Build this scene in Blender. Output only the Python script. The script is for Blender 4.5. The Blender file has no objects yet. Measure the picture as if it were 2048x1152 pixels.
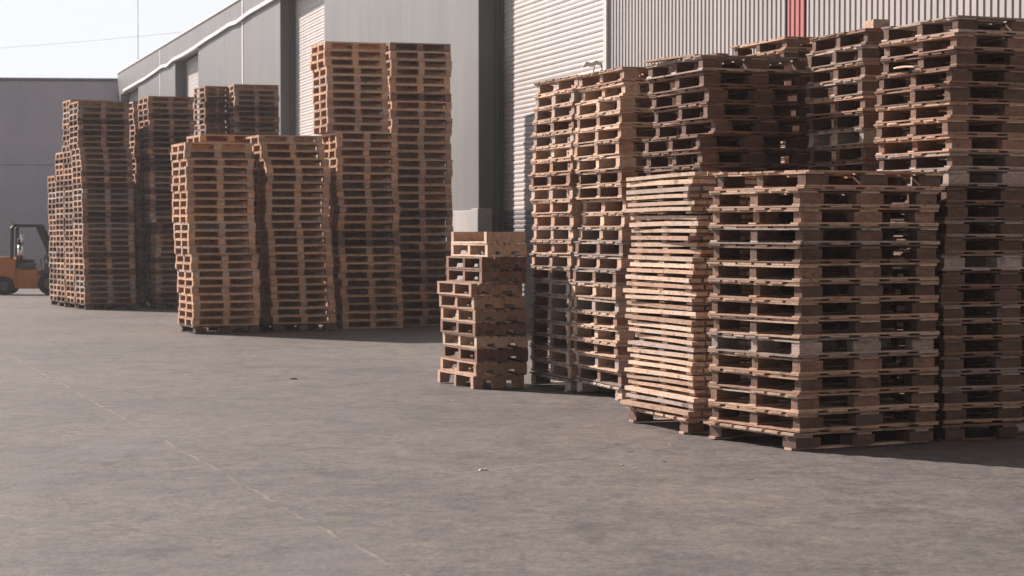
import bpy, math, random
from mathutils import Vector, Matrix
# ------------------------------------------------------------------ camera, light, exposure
S = bpy.context.scene
COL = S.collection
F = 4200.0                     # focal length in photo pixels (2048 wide)
HOR = 460.0                    # height of the level line in the photo
CAMZ = 1.55
GS = 0.00828                   # the yard falls away from the camera by this much per metre
R = math.radians
cam = bpy.data.cameras.new('camera'); camo = bpy.data.objects.new('camera', cam); COL.objects.link(camo)
cam.sensor_width = 36.0; cam.lens = F / 2048 * 36.0; cam.clip_start = 0.1; cam.clip_end = 3000
camo.location = (0, 0, CAMZ); camo.rotation_euler = (R(90) - math.atan((576 - HOR) / F), 0, 0)
cam.dof.use_dof = True; cam.dof.focus_distance = 17.5; cam.dof.aperture_fstop = 6.3
S.camera = camo
S.render.resolution_x = 1024; S.render.resolution_y = 576
TRAV = Vector((0.76, -0.65, 0)).normalized(); ELEV = R(31.5)
sun = bpy.data.lights.new('sun', 'SUN'); sun.energy = 5.0; sun.angle = R(0.5); sun.color = (1.0, 0.865, 0.775)
suno = bpy.data.objects.new('sun', sun); COL.objects.link(suno)
sd = TRAV * math.cos(ELEV) + Vector((0, 0, -math.sin(ELEV)))
suno.rotation_euler = sd.to_track_quat('-Z', 'Y').to_euler(); suno.location = (-20, 20, 30)
W = bpy.data.worlds.new('World'); S.world = W; W.use_nodes = True
nt = W.node_tree; bg = nt.nodes['Background']
sky = nt.nodes.new('ShaderNodeTexSky'); sky.sky_type = 'NISHITA'; sky.sun_disc = False
sky.sun_elevation = ELEV; sky.sun_rotation = math.atan2(-TRAV.x, -TRAV.y)
sky.air_density = 1.0; sky.dust_density = 2.5; sky.ozone_density = 1.0; sky.altitude = 0
# hazy bright air low over the horizon, clearer and darker overhead
tcw = nt.nodes.new('ShaderNodeTexCoord'); sx = nt.nodes.new('ShaderNodeSeparateXYZ'); nt.links.new(tcw.outputs['Generated'], sx.inputs[0])
hr = nt.nodes.new('ShaderNodeValToRGB'); hr.color_ramp.elements[0].position = 0.12; hr.color_ramp.elements[0].color = (1, 1, 1, 1)
hr.color_ramp.elements[1].position = 0.55; hr.color_ramp.elements[1].color = (0, 0, 0, 1); nt.links.new(sx.outputs[2], hr.inputs[0])
hs = nt.nodes.new('ShaderNodeHueSaturation'); hs.inputs['Saturation'].default_value = 0.6; nt.links.new(sky.outputs[0], hs.inputs['Color'])
dp = nt.nodes.new('ShaderNodeVectorMath'); dp.operation = 'DOT_PRODUCT'; nt.links.new(tcw.outputs['Generated'], dp.inputs[0])
dp.inputs[1].default_value = (-TRAV.x, -TRAV.y, 0)            # the glow of the haze lies on the sun's side
mr = nt.nodes.new('ShaderNodeMapRange'); mr.interpolation_type = 'SMOOTHSTEP'; mr.inputs[1].default_value = -0.5; mr.inputs[2].default_value = 0.3
nt.links.new(dp.outputs['Value'], mr.inputs[0])
mu = nt.nodes.new('ShaderNodeMath'); mu.operation = 'MULTIPLY'; nt.links.new(hr.outputs[0], mu.inputs[0]); nt.links.new(mr.outputs[0], mu.inputs[1])
mxw = nt.nodes.new('ShaderNodeMix'); mxw.data_type = 'RGBA'; nt.links.new(mu.outputs[0], mxw.inputs[0])
au = nt.nodes.new('ShaderNodeMapRange'); au.inputs[1].default_value = 0.84; au.inputs[2].default_value = 1.0
au.inputs[3].default_value = 1.0; au.inputs[4].default_value = 2.6; nt.links.new(dp.outputs['Value'], au.inputs[0])   # brighter haze round the sun
gl = nt.nodes.new('ShaderNodeVectorMath'); gl.operation = 'SCALE'; gl.inputs[0].default_value = (17.6, 18.2, 19.0)
nt.links.new(au.outputs[0], gl.inputs[3]); nt.links.new(gl.outputs[0], mxw.inputs[7])
dm = nt.nodes.new('ShaderNodeMapRange'); dm.interpolation_type = 'SMOOTHSTEP'; dm.inputs[1].default_value = -0.6; dm.inputs[2].default_value = 0.45
dm.inputs[3].default_value = 0.30; dm.inputs[4].default_value = 1.0; nt.links.new(dp.outputs['Value'], dm.inputs[0])   # the sky is deeper away from the sun
dv = nt.nodes.new('ShaderNodeVectorMath'); dv.operation = 'SCALE'; nt.links.new(hs.outputs[0], dv.inputs[0]); nt.links.new(dm.outputs[0], dv.inputs[3])
nt.links.new(dv.outputs[0], mxw.inputs[6])
nt.links.new(mxw.outputs[2], bg.inputs[0]); bg.inputs[1].default_value = 0.030
S.view_settings.view_transform = 'Standard'; S.view_settings.look = 'None'
S.view_settings.exposure = 0.78; S.view_settings.gamma = 1.0

# ------------------------------------------------------------------ helpers
def gz(y): return -GS * y
def gdist(py): return CAMZ / ((py - HOR) / F - GS)
def gpt(px, py):
    d = gdist(py); return ((px - 1024) * d / F, d)
def tag(o, label=None, cat=None, group=None, kind=None):
    if label: o['label'] = label
    if cat: o['category'] = cat
    if group: o['group'] = group
    if kind: o['kind'] = kind
    return o
def empty(name, loc, rz=0.0, scale=(1, 1, 1)):
    o = bpy.data.objects.new(name, None); COL.objects.link(o); o.empty_display_size = 0.1
    o.location = loc; o.rotation_euler = (0, 0, rz); o.scale = scale
    return o

class MB:
    def __init__(s): s.v = []; s.f = []; s.m = []
    def box(s, x0, x1, y0, y1, z0, z1, seg=1, axis='x', wob=None, mi=0, skew=0.0):
        """box with optional segments along an axis and a wobble function t->(dz, dside)"""
        b = len(s.v); n = seg + 1
        for i in range(n):
            t = i / seg; dz, ds = wob(t) if wob else (0, 0)
            if axis == 'x':
                x = x0 + (x1 - x0) * t
                s.v += [(x, y0 + ds, z0 + dz), (x, y1 + ds, z0 + dz), (x, y1 + ds, z1 + dz), (x, y0 + ds, z1 + dz)]
            elif axis == 'y':
                y = y0 + (y1 - y0) * t
                s.v += [(x1 + ds, y, z0 + dz), (x0 + ds, y, z0 + dz), (x0 + ds, y, z1 + dz), (x1 + ds, y, z1 + dz)]
            else:
                z = z0 + (z1 - z0) * t
                s.v += [(x0, y0, z), (x0, y1, z), (x1, y1, z), (x1, y0, z)]
        for i in range(seg):
            a = b + 4 * i; c = a + 4
            for k in range(4):
                l = (k + 1) % 4
                s.f.append((a + k, a + l, c + l, c + k)); s.m.append(mi)
        s.f.append((b + 3, b + 2, b + 1, b)); s.m.append(mi)
        e = b + 4 * seg; s.f.append((e, e + 1, e + 2, e + 3)); s.m.append(mi)
        return s
    def hexa(s, p, mi=0):
        b = len(s.v); s.v += [tuple(q) for q in p]
        for f in ((0, 3, 2, 1), (4, 5, 6, 7), (0, 1, 5, 4), (1, 2, 6, 5), (2, 3, 7, 6), (3, 0, 4, 7)):
            s.f.append(tuple(b + i for i in f)); s.m.append(mi)
        return s
    def tube(s, pts, r, n=8, mi=0):
        pts = [Vector(p) for p in pts]; b = len(s.v)
        for i, p in enumerate(pts):
            d = (pts[min(i + 1, len(pts) - 1)] - pts[max(i - 1, 0)]).normalized()
            a = d.cross(Vector((0, 0, 1))); a = a.normalized() if a.length > 1e-4 else Vector((1, 0, 0))
            c = d.cross(a).normalized()
            rr = r[i] if isinstance(r, (list, tuple)) else r
            for k in range(n):
                th = 2 * math.pi * k / n
                s.v.append(tuple(p + a * rr * math.cos(th) + c * rr * math.sin(th)))
        for i in range(len(pts) - 1):
            for k in range(n):
                l = (k + 1) % n
                s.f.append((b + i * n + k, b + i * n + l, b + (i + 1) * n + l, b + (i + 1) * n + k)); s.m.append(mi)
        s.f.append(tuple(b + k for k in range(n))[::-1]); s.m.append(mi)
        e = b + (len(pts) - 1) * n; s.f.append(tuple(e + k for k in range(n))); s.m.append(mi)
        return s
    def prism(s, prof, y0, y1, mi=0):
        """profile in x,z extruded along y"""
        b = len(s.v); n = len(prof)
        s.v += [(x, y0, z) for x, z in prof] + [(x, y1, z) for x, z in prof]
        s.f.append(tuple(range(b, b + n))); s.f.append(tuple(range(b + 2 * n - 1, b + n - 1, -1)))
        s.m += [mi, mi]
        for k in range(n):
            l = (k + 1) % n
            s.f.append((b + l, b + k, b + n + k, b + n + l)); s.m.append(mi)
        return s
    def mesh(s, name, mats):
        me = bpy.data.meshes.new(name); me.from_pydata(s.v, [], s.f)
        for m in (mats if isinstance(mats, (list, tuple)) else [mats]): me.materials.append(m)
        me.polygons.foreach_set('material_index', s.m); me.update()
        return me
    def build(s, name, mats, parent=None, bevel=0.0, smooth=False):
        me = s.mesh(name, mats); o = bpy.data.objects.new(name, me); COL.objects.link(o)
        if parent: o.parent = parent
        if smooth: me.shade_smooth()
        if bevel:
            m = o.modifiers.new('bevel', 'BEVEL'); m.width = bevel; m.segments = 2; m.limit_method = 'ANGLE'
        return o

# ------------------------------------------------------------------ materials
def newmat(name):
    m = bpy.data.materials.new(name); m.use_nodes = True
    t = m.node_tree; return m, t, t.nodes, t.links, t.nodes['Principled BSDF']
def ramp(n, l, src, stops):
    r = n.new('ShaderNodeValToRGB'); e = r.color_ramp.elements
    while len(e) < len(stops): e.new(0.5)
    for k, (p, c) in enumerate(stops):
        e[k].position = p; e[k].color = (*c, 1) if len(c) == 3 else c
    l.new(src, r.inputs[0]); return r.outputs[0]
def mth(n, l, op, a, b=None, c=None, clamp=False):
    q = n.new('ShaderNodeMath'); q.operation = op; q.use_clamp = clamp
    for i, v in enumerate((a, b, c)):
        if v is None: continue
        if isinstance(v, (int, float)): q.inputs[i].default_value = v
        else: l.new(v, q.inputs[i])
    return q.outputs[0]
def mixc(n, l, fac, a, b, mode='MIX'):
    q = n.new('ShaderNodeMix'); q.data_type = 'RGBA'; q.blend_type = mode
    for i, v in ((0, fac), (6, a), (7, b)):
        if isinstance(v, (int, float)): q.inputs[i].default_value = v
        elif isinstance(v, tuple): q.inputs[i].default_value = (*v, 1)
        else: l.new(v, q.inputs[i])
    return q.outputs[2]
def noise(n, l, vec, scale, detail=3, rough=0.55):
    q = n.new('ShaderNodeTexNoise'); q.inputs['Scale'].default_value = scale
    q.inputs['Detail'].default_value = detail; q.inputs['Roughness'].default_value = rough
    l.new(vec, q.inputs['Vector']); return q.outputs[0]
def scaled(n, l, vec, sc, loc=(0, 0, 0)):
    q = n.new('ShaderNodeMapping'); q.inputs['Scale'].default_value = sc; q.inputs['Location'].default_value = loc
    l.new(vec, q.inputs['Vector']); return q.outputs[0]

def wood(name, c0, c1, c2, rough=0.8):
    m, t, n, l, p = newmat(name)
    tc = n.new('ShaderNodeTexCoord'); geo = n.new('ShaderNodeNewGeometry'); oi = n.new('ShaderNodeObjectInfo')
    ri = geo.outputs['Random Per Island']
    off = n.new('ShaderNodeVectorMath'); off.operation = 'ADD'
    cmb = n.new('ShaderNodeCombineXYZ')
    l.new(mth(n, l, 'MULTIPLY', ri, 37.0), cmb.inputs[0]); l.new(mth(n, l, 'MULTIPLY', oi.outputs['Random'], 53.0), cmb.inputs[1])
    l.new(mth(n, l, 'MULTIPLY', oi.outputs['Random'], 91.0), cmb.inputs[2])
    l.new(tc.outputs['Object'], off.inputs[0]); l.new(cmb.outputs[0], off.inputs[1])
    base = noise(n, l, scaled(n, l, off.outputs[0], (4, 4, 9)), 1.6, 4, 0.6)
    mixv = mth(n, l, 'ADD', mth(n, l, 'MULTIPLY', base, 0.55), mth(n, l, 'MULTIPLY', ri, 0.45))
    col = ramp(n, l, mixv, [(0.22, c0), (0.5, c1), (0.78, c2)])
    gr = noise(n, l, scaled(n, l, off.outputs[0], (9, 9, 70)), 2.2, 3, 0.6)
    col = mixc(n, l, 1.0, col, ramp(n, l, gr, [(0.3, (0.62, 0.6, 0.58)), (0.62, (1.08, 1.08, 1.08))]), 'MULTIPLY')
    # wear: dark scuffs and pale greyed patches with a shape of their own
    dk = noise(n, l, off.outputs[0], 7.0, 4, 0.65)
    col = mixc(n, l, ramp(n, l, dk, [(0.58, (0, 0, 0)), (0.72, (0.75, 0.75, 0.75))]), col, (0.06, 0.045, 0.04))
    vo = n.new('ShaderNodeTexVoronoi'); vo.inputs['Scale'].default_value = 9.0; l.new(scaled(n, l, off.outputs[0], (1, 1, 1.6)), vo.inputs['Vector'])
    col = mixc(n, l, ramp(n, l, vo.outputs['Distance'], [(0.07, (0.7,) * 3), (0.13, (0, 0, 0))]), col, (0.07, 0.04, 0.028))
    gw = noise(n, l, off.outputs[0], 2.3, 3, 0.6)                          # weathered silver patches
    col = mixc(n, l, ramp(n, l, gw, [(0.56, (0, 0, 0)), (0.70, (0.55,) * 3)]), col, tuple(0.35 * q + 0.65 * sum(c1) / 3 for q in c1))
    orr = n.new('ShaderNodeMapRange'); orr.inputs[3].default_value = 0.74; orr.inputs[4].default_value = 1.14
    l.new(oi.outputs['Random'], orr.inputs[0])
    sc = n.new('ShaderNodeVectorMath'); sc.operation = 'SCALE'; l.new(col, sc.inputs[0]); l.new(orr.outputs[0], sc.inputs[3])
    l.new(sc.outputs[0], p.inputs['Base Color']); p.inputs['Roughness'].default_value = rough
    p.inputs['Specular IOR Level'].default_value = 0.25
    b = n.new('ShaderNodeBump'); b.inputs['Strength'].default_value = 0.5; b.inputs['Distance'].default_value = 0.004
    l.new(gr, b.inputs['Height']); l.new(b.outputs[0], p.inputs['Normal'])
    return m
WOOD = {
    'fresh': wood('wood_fresh', (0.46, 0.30, 0.215), (0.63, 0.455, 0.345), (0.76, 0.60, 0.48)),
    'tan':   wood('wood_tan', (0.34, 0.20, 0.14), (0.50, 0.325, 0.235), (0.66, 0.47, 0.36)),
    'brown': wood('wood_brown', (0.13, 0.072, 0.052), (0.25, 0.15, 0.108), (0.42, 0.275, 0.21)),
    'grey':  wood('wood_grey', (0.25, 0.19, 0.165), (0.44, 0.35, 0.305), (0.66, 0.55, 0.485)),
    'amber': wood('wood_amber', (0.44, 0.25, 0.155), (0.62, 0.375, 0.24), (0.74, 0.50, 0.35)),
    'dull':  wood('wood_dull', (0.075, 0.043, 0.032), (0.145, 0.088, 0.066), (0.25, 0.165, 0.13)),
}
TONES = list(WOOD)

def simple(name, c, rough=0.6, metal=0.0, var=0.15, sc=3.0, spec=0.4):
    m, t, n, l, p = newmat(name)
    tc = n.new('ShaderNodeTexCoord'); v = noise(n, l, tc.outputs['Object'], sc, 4)
    lo = tuple(x * (1 - var) for x in c); hi = tuple(x * (1 + var) for x in c)
    l.new(ramp(n, l, v, [(0.3, lo), (0.7, hi)]), p.inputs['Base Color'])
    p.inputs['Roughness'].default_value = rough; p.inputs['Metallic'].default_value = metal
    p.inputs['Specular IOR Level'].default_value = spec
    return m

def wall_mat(name, c, streak=0.10, rough=0.55):
    m, t, n, l, p = newmat(name)
    tc = n.new('ShaderNodeTexCoord'); o = tc.outputs['Object']
    a = noise(n, l, scaled(n, l, o, (1.3, 1.3, 0.05)), 1.4, 4, 0.6)      # vertical run-off streaks
    b = noise(n, l, o, 0.35, 4, 0.6)
    col = ramp(n, l, a, [(0.3, tuple(x * (1 - streak) for x in c)), (0.7, tuple(x * (1 + streak) for x in c))])
    col = mixc(n, l, 1.0, col, ramp(n, l, b, [(0.3, (0.9, 0.91, 0.93)), (0.7, (1.06, 1.05, 1.03))]), 'MULTIPLY')
    fine = noise(n, l, scaled(n, l, o, (1, 1, .3)), 9, 4, 0.65)
    col = mixc(n, l, 1.0, col, ramp(n, l, fine, [(0.3, (0.95,) * 3), (0.7, (1.03,) * 3)]), 'MULTIPLY')
    l.new(col, p.inputs['Base Color']); p.inputs['Roughness'].default_value = rough
    p.inputs['Specular IOR Level'].default_value = 0.3
    return m
M_PANEL = wall_mat('panel_grey', (0.158, 0.158, 0.164), 0.11)
M_BACK = wall_mat('back_panel', (0.74, 0.705, 0.80), 0.03)
M_CORR = wall_mat('corrugated_sheet', (0.375, 0.348, 0.343), 0.08)
M_RED = wall_mat('red_sheet', (0.40, 0.125, 0.13), 0.08)
M_SHUT = wall_mat('shutter_slats', (0.54, 0.505, 0.495), 0.05, 0.45)
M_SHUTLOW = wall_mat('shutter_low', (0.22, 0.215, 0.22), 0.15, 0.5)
M_FLASH = simple('flashing', (0.55, 0.53, 0.52), 0.5, 0, 0.1)
M_CONC = wall_mat('plinth_concrete', (0.36, 0.355, 0.355), 0.08)
M_JAMB = simple('jamb_dark', (0.12, 0.11, 0.115), 0.6)

def ground_mat():
    m, t, n, l, p = newmat('yard_concrete')
    tc = n.new('ShaderNodeTexCoord'); o = tc.outputs['Object']
    big = noise(n, l, o, 0.22, 5, 0.6)
    col = ramp(n, l, big, [(0.32, (0.115, 0.107, 0.110)), (0.5, (0.134, 0.1225, 0.121)), (0.68, (0.156, 0.140, 0.132))])
    med = noise(n, l, scaled(n, l, o, (1.2, 0.9, 1)), 1.7, 6, 0.68)
    col = mixc(n, l, 1.0, col, ramp(n, l, med, [(0.28, (0.88, 0.885, 0.91)), (0.5, (1, 1, 1)), (0.74, (1.08, 1.065, 1.02))]), 'MULTIPLY')
    fine = noise(n, l, scaled(n, l, o, (1.0, 0.55, 1)), 26, 8, 0.82)
    col = mixc(n, l, 1.0, col, ramp(n, l, fine, [(0.34, (0.62, 0.61, 0.62)), (0.5, (1, 1, 1)), (0.68, (1.30, 1.27, 1.20))]), 'MULTIPLY')
    mid = noise(n, l, scaled(n, l, o, (1.0, 0.8, 1)), 6.5, 6, 0.78)
    col = mixc(n, l, 1.0, col, ramp(n, l, mid, [(0.36, (0.70, 0.70, 0.735)), (0.5, (1, 1, 1)), (0.64, (1.26, 1.22, 1.11))]), 'MULTIPLY')
    spk = noise(n, l, scaled(n, l, o, (1.0, .6, 1)), 55, 3, 0.7)
    col = mixc(n, l, 1.0, col, ramp(n, l, spk, [(0.32, (0.86, 0.86, 0.86)), (0.5, (1, 1, 1)), (0.72, (1.07, 1.07, 1.06))]), 'MULTIPLY')
    # short dark nicks and pale scuffs
    nk = noise(n, l, scaled(n, l, o, (1.0, 0.9, 1), (2, 8, 0)), 3.6, 6, 0.72); nk2 = noise(n, l, scaled(n, l, o, (1, 1, 1), (9, 1, 0)), 1.5, 4, 0.7)
    rid = mth(n, l, 'ABSOLUTE', mth(n, l, 'SUBTRACT', nk, 0.5))
    col = mixc(n, l, mth(n, l, 'MULTIPLY', ramp(n, l, rid, [(0.0, (0.9,) * 3), (0.024, (0, 0, 0))]), ramp(n, l, nk2, [(0.55, (0, 0, 0)), (0.60, (1, 1, 1))])), col, (0.055, 0.045, 0.042))
    col = mixc(n, l, mth(n, l, 'MULTIPLY', ramp(n, l, rid, [(0.0, (0.5,) * 3), (0.02, (0, 0, 0))]), ramp(n, l, nk2, [(0.40, (1, 1, 1)), (0.46, (0, 0, 0))])), col, (0.27, 0.24, 0.20))
    # dark blotches: oil and tyre marks
    st = noise(n, l, scaled(n, l, o, (0.9, 0.7, 1), (3, 7, 0)), 2.6, 5, 0.7)
    col = mixc(n, l, ramp(n, l, st, [(0.60, (0, 0, 0)), (0.70, (0.5, 0.5, 0.5))]), col, (0.115, 0.10, 0.095))
    st2 = noise(n, l, scaled(n, l, o, (1.6, 2.4, 1), (13, 2, 0)), 5.5, 4, 0.7)
    col = mixc(n, l, ramp(n, l, st2, [(0.69, (0, 0, 0)), (0.76, (0.6, 0.6, 0.6))]), col, (0.10, 0.08, 0.07))
    # grey-blue worn drag tracks
    tr = noise(n, l, scaled(n, l, o, (0.5, 0.12, 1), (1, 4, 0)), 2.2, 4, 0.6)
    col = mixc(n, l, ramp(n, l, tr, [(0.56, (0, 0, 0)), (0.7, (0.5, 0.5, 0.5))]), col, (0.150, 0.143, 0.155))
    # fine dark cracks
    wv = n.new('ShaderNodeVectorMath'); wv.operation = 'ADD'; nz = n.new('ShaderNodeTexNoise'); nz.inputs['Scale'].default_value = 1.3; nz.inputs['Detail'].default_value = 5
    l.new(o, nz.inputs['Vector']); sc_ = n.new('ShaderNodeVectorMath'); sc_.operation = 'SCALE'; sc_.inputs[3].default_value = 0.9
    l.new(nz.outputs['Color'], sc_.inputs[0]); l.new(o, wv.inputs[0]); l.new(sc_.outputs[0], wv.inputs[1])
    vc = n.new('ShaderNodeTexVoronoi'); vc.feature = 'DISTANCE_TO_EDGE'; vc.inputs['Scale'].default_value = 0.42; l.new(wv.outputs[0], vc.inputs['Vector'])
    cm = noise(n, l, scaled(n, l, o, (1, 1, 1), (5, 9, 0)), 0.8, 4, 0.65)
    cf = mth(n, l, 'MULTIPLY', ramp(n, l, vc.outputs['Distance'], [(0.0, (1, 1, 1)), (0.016, (0, 0, 0))]), ramp(n, l, cm, [(0.47, (0, 0, 0)), (0.56, (0.6,) * 3)]))
    col = mixc(n, l, cf, col, (0.06, 0.052, 0.05))
    # dirt swept up along the foot of the right-hand stacks
    sep = n.new('ShaderNodeSeparateXYZ'); l.new(o, sep.inputs[0])
    wob = noise(n, l, o, 1.1, 5, 0.75); wob = mth(n, l, 'MULTIPLY', mth(n, l, 'SUBTRACT', wob, 0.5), 0.13)
    brk = noise(n, l, o, 2.3, 4, 0.6)
    hgt = None
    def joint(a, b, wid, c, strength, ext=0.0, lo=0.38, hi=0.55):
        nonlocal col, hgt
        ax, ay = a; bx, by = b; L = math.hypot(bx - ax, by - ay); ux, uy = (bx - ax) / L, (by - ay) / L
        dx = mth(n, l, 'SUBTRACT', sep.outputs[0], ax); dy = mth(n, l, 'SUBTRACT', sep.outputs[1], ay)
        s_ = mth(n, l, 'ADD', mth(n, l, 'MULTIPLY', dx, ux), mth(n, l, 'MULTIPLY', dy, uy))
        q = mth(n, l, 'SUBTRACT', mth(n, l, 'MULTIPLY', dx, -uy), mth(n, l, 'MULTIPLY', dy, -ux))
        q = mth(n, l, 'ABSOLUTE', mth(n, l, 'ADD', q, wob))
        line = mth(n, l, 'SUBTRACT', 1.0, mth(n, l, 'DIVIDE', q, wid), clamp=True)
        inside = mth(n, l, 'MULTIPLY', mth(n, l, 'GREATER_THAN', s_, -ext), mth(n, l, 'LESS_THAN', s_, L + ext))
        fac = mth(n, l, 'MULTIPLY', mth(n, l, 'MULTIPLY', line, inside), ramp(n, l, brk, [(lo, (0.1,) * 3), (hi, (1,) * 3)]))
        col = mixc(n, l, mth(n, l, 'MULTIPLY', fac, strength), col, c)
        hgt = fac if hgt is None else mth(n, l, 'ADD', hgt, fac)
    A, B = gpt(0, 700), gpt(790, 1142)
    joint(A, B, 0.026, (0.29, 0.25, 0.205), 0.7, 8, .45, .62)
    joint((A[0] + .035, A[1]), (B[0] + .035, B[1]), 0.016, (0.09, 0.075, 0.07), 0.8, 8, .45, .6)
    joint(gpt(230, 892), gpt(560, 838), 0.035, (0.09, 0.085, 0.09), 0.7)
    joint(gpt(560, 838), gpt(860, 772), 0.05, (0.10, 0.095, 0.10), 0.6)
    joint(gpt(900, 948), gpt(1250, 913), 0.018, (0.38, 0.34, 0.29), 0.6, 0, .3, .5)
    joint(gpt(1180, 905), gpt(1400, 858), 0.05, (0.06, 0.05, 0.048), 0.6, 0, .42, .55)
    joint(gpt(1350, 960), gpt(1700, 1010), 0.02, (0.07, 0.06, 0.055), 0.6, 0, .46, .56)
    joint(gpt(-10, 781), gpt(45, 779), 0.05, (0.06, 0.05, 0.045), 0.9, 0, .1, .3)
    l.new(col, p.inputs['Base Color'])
    l.new(ramp(n, l, med, [(0.3, (0.5,) * 3), (0.7, (0.75,) * 3)]), p.inputs['Roughness'])
    p.inputs['Specular IOR Level'].default_value = 0.35
    h = mth(n, l, 'SUBTRACT', mth(n, l, 'ADD', mth(n, l, 'MULTIPLY', fine, 0.5), mth(n, l, 'MULTIPLY', med, 0.9)), mth(n, l, 'MULTIPLY', hgt, 0.15))
    b = n.new('ShaderNodeBump'); b.inputs['Strength'].default_value = 0.55; b.inputs['Distance'].default_value = 0.02
    l.new(h, b.inputs['Height']); l.new(b.outputs[0], p.inputs['Normal'])
    return m

# ------------------------------------------------------------------ ground
g = MB(); g.v = [(-400, -60, gz(-60)), (400, -60, gz(-60)), (400, 900, gz(900)), (-400, 900, gz(900))]; g.f = [(0, 1, 2, 3)]; g.m = [0]
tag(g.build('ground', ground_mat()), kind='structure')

# ------------------------------------------------------------------ warehouse
PW = Vector((1.567, 35.0)); UW = Vector((-0.2798, 0.9601))     # wall foot line; s runs away from the camera
def ws(px):
    q = (px - 1024) / F; return (PW.x - PW.y * q) / (-UW.x + UW.y * q)
ang = math.atan2(UW.y, UW.x)
wh = empty('warehouse', (PW.x, PW.y, 0), ang)                  # local x = along wall, local y = towards the yard
tag(wh, 'long grey metal-clad warehouse with tall recessed roller shutters behind the pallet stacks', 'warehouse')
s_near = -40.0; s_far = ws(237)
doors = [(0.0, ws(962)), (ws(650), ws(562)), (ws(398), ws(352)), (ws(278), ws(243))]
ZL = CAMZ + 7.16                                               # door head level
REC = 0.48                                                     # recess depth
def roof_z(s):
    a, b = ws(485), s_far
    t = max(0.0, (s - a) / (b - a)); return CAMZ + 7.90 + 0.47 * t
def wall_piece(name, s0, s1, z0, z1f, mat, y0=-0.3, y1=0.0):
    m = MB()
    za = z1f(s0) if callable(z1f) else z1f; zb = z1f(s1) if callable(z1f) else z1f
    m.hexa([(s0, y0, z0), (s1, y0, z0), (s1, y1, z0), (s0, y1, z0), (s0, y0, za), (s1, y0, zb), (s1, y1, zb), (s0, y1, za)])
    return m.build(name, mat, wh)
# plain panels between the doors, split into modules with real joints
def panels(s0, s1):
    m = MB(); k = max(1, round((s1 - s0) / 1.18)); w = (s1 - s0) / k
    for i in range(k):
        m.box(s0 + i * w + 0.003, s0 + (i + 1) * w - 0.003, -0.25, 0.0, -1.2, ZL - 0.004)
    m.box(s0, s1, -0.3, -0.252, -1.2, ZL - 0.004)
    return m.build('wall_panel', M_PANEL, wh)
random.seed(5)
panels(doors[0][1], doors[1][0]); panels(doors[1][1], doors[2][0]); panels(doors[2][1], doors[3][0]); panels(doors[3][1], s_far)
# parapet band over the doors
m = MB(); a = doors[0][1] - 9
cuts = [a] + [a + 2.36 * i for i in range(1, int((s_far - a) / 2.36))] + [s_far]
for i in range(len(cuts) - 1):
    p0, p1 = cuts[i] + 0.006, cuts[i + 1] - 0.006
    m.hexa([(p0, -0.3, ZL), (p1, -0.3, ZL), (p1, 0.0, ZL), (p0, 0.0, ZL), (p0, -0.3, roof_z(p0)), (p1, -0.3, roof_z(p1)), (p1, 0.0, roof_z(p1)), (p0, 0.0, roof_z(p0))])
m.build('parapet', M_PANEL, wh)
m = MB(); N = 30
for i in range(N):
    p0 = doors[0][0] + (s_far - doors[0][0]) * i / N; p1 = doors[0][0] + (s_far - doors[0][0]) * (i + 1) / N
    m.hexa([(p0, -0.34, roof_z(p0) + .002), (p1, -0.34, roof_z(p1) + .002), (p1, 0.05, roof_z(p1) + .002), (p0, 0.05, roof_z(p0) + .002),
            (p0, -0.34, roof_z(p0) + .08), (p1, -0.34, roof_z(p1) + .08), (p1, 0.05, roof_z(p1) + .08), (p0, 0.05, roof_z(p0) + .08)])
m.build('roof_edge', M_FLASH, wh)
# pale cable tray / flashing that sags along the head line
m = MB(); rr = random.Random(3); s = doors[0][1] + 1; z = ZL
pts = []
while s < s_far - 0.5:
    pts.append((s, z + rr.uniform(-.05, .07))); s += rr.uniform(1.6, 3.6)
for (p0, z0), (p1, z1) in zip(pts, pts[1:]):
    if any(p0 < dd[1] - .4 and p1 > dd[0] + .4 for dd in doors[1:3]) and False: continue
    m.hexa([(p0, 0.004, z0 - .04), (p1, 0.004, z1 - .04), (p1, 0.13, z1 - .04), (p0, 0.13, z0 - .04), (p0, 0.004, z0 + .10), (p1, 0.004, z1 + .10), (p1, 0.10, z1 + .10), (p0, 0.10, z0 + .10)])
m.build('flashing', M_FLASH, wh)
# vertical pale down pipes / joints on the far panels
for sx in (ws(322), ws(487)):
    m = MB(); m.box(sx - .13, sx + .13, 0.004, 0.016, -1, roof_z(sx) - .05); m.build('joint_strip', M_FLASH, wh)
# building body behind: roof slab and far end
m = MB(); m.box(s_near, s_far, -30, -0.9, roof_z(0) - 0.5, roof_z(0) - 0.2); m.build('roof', M_PANEL, wh)
m = MB(); m.box(s_far - .3, s_far - .02, -30, -0.31, -1.2, roof_z(s_far)); m.build('end_wall', M_PANEL, wh)
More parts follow.
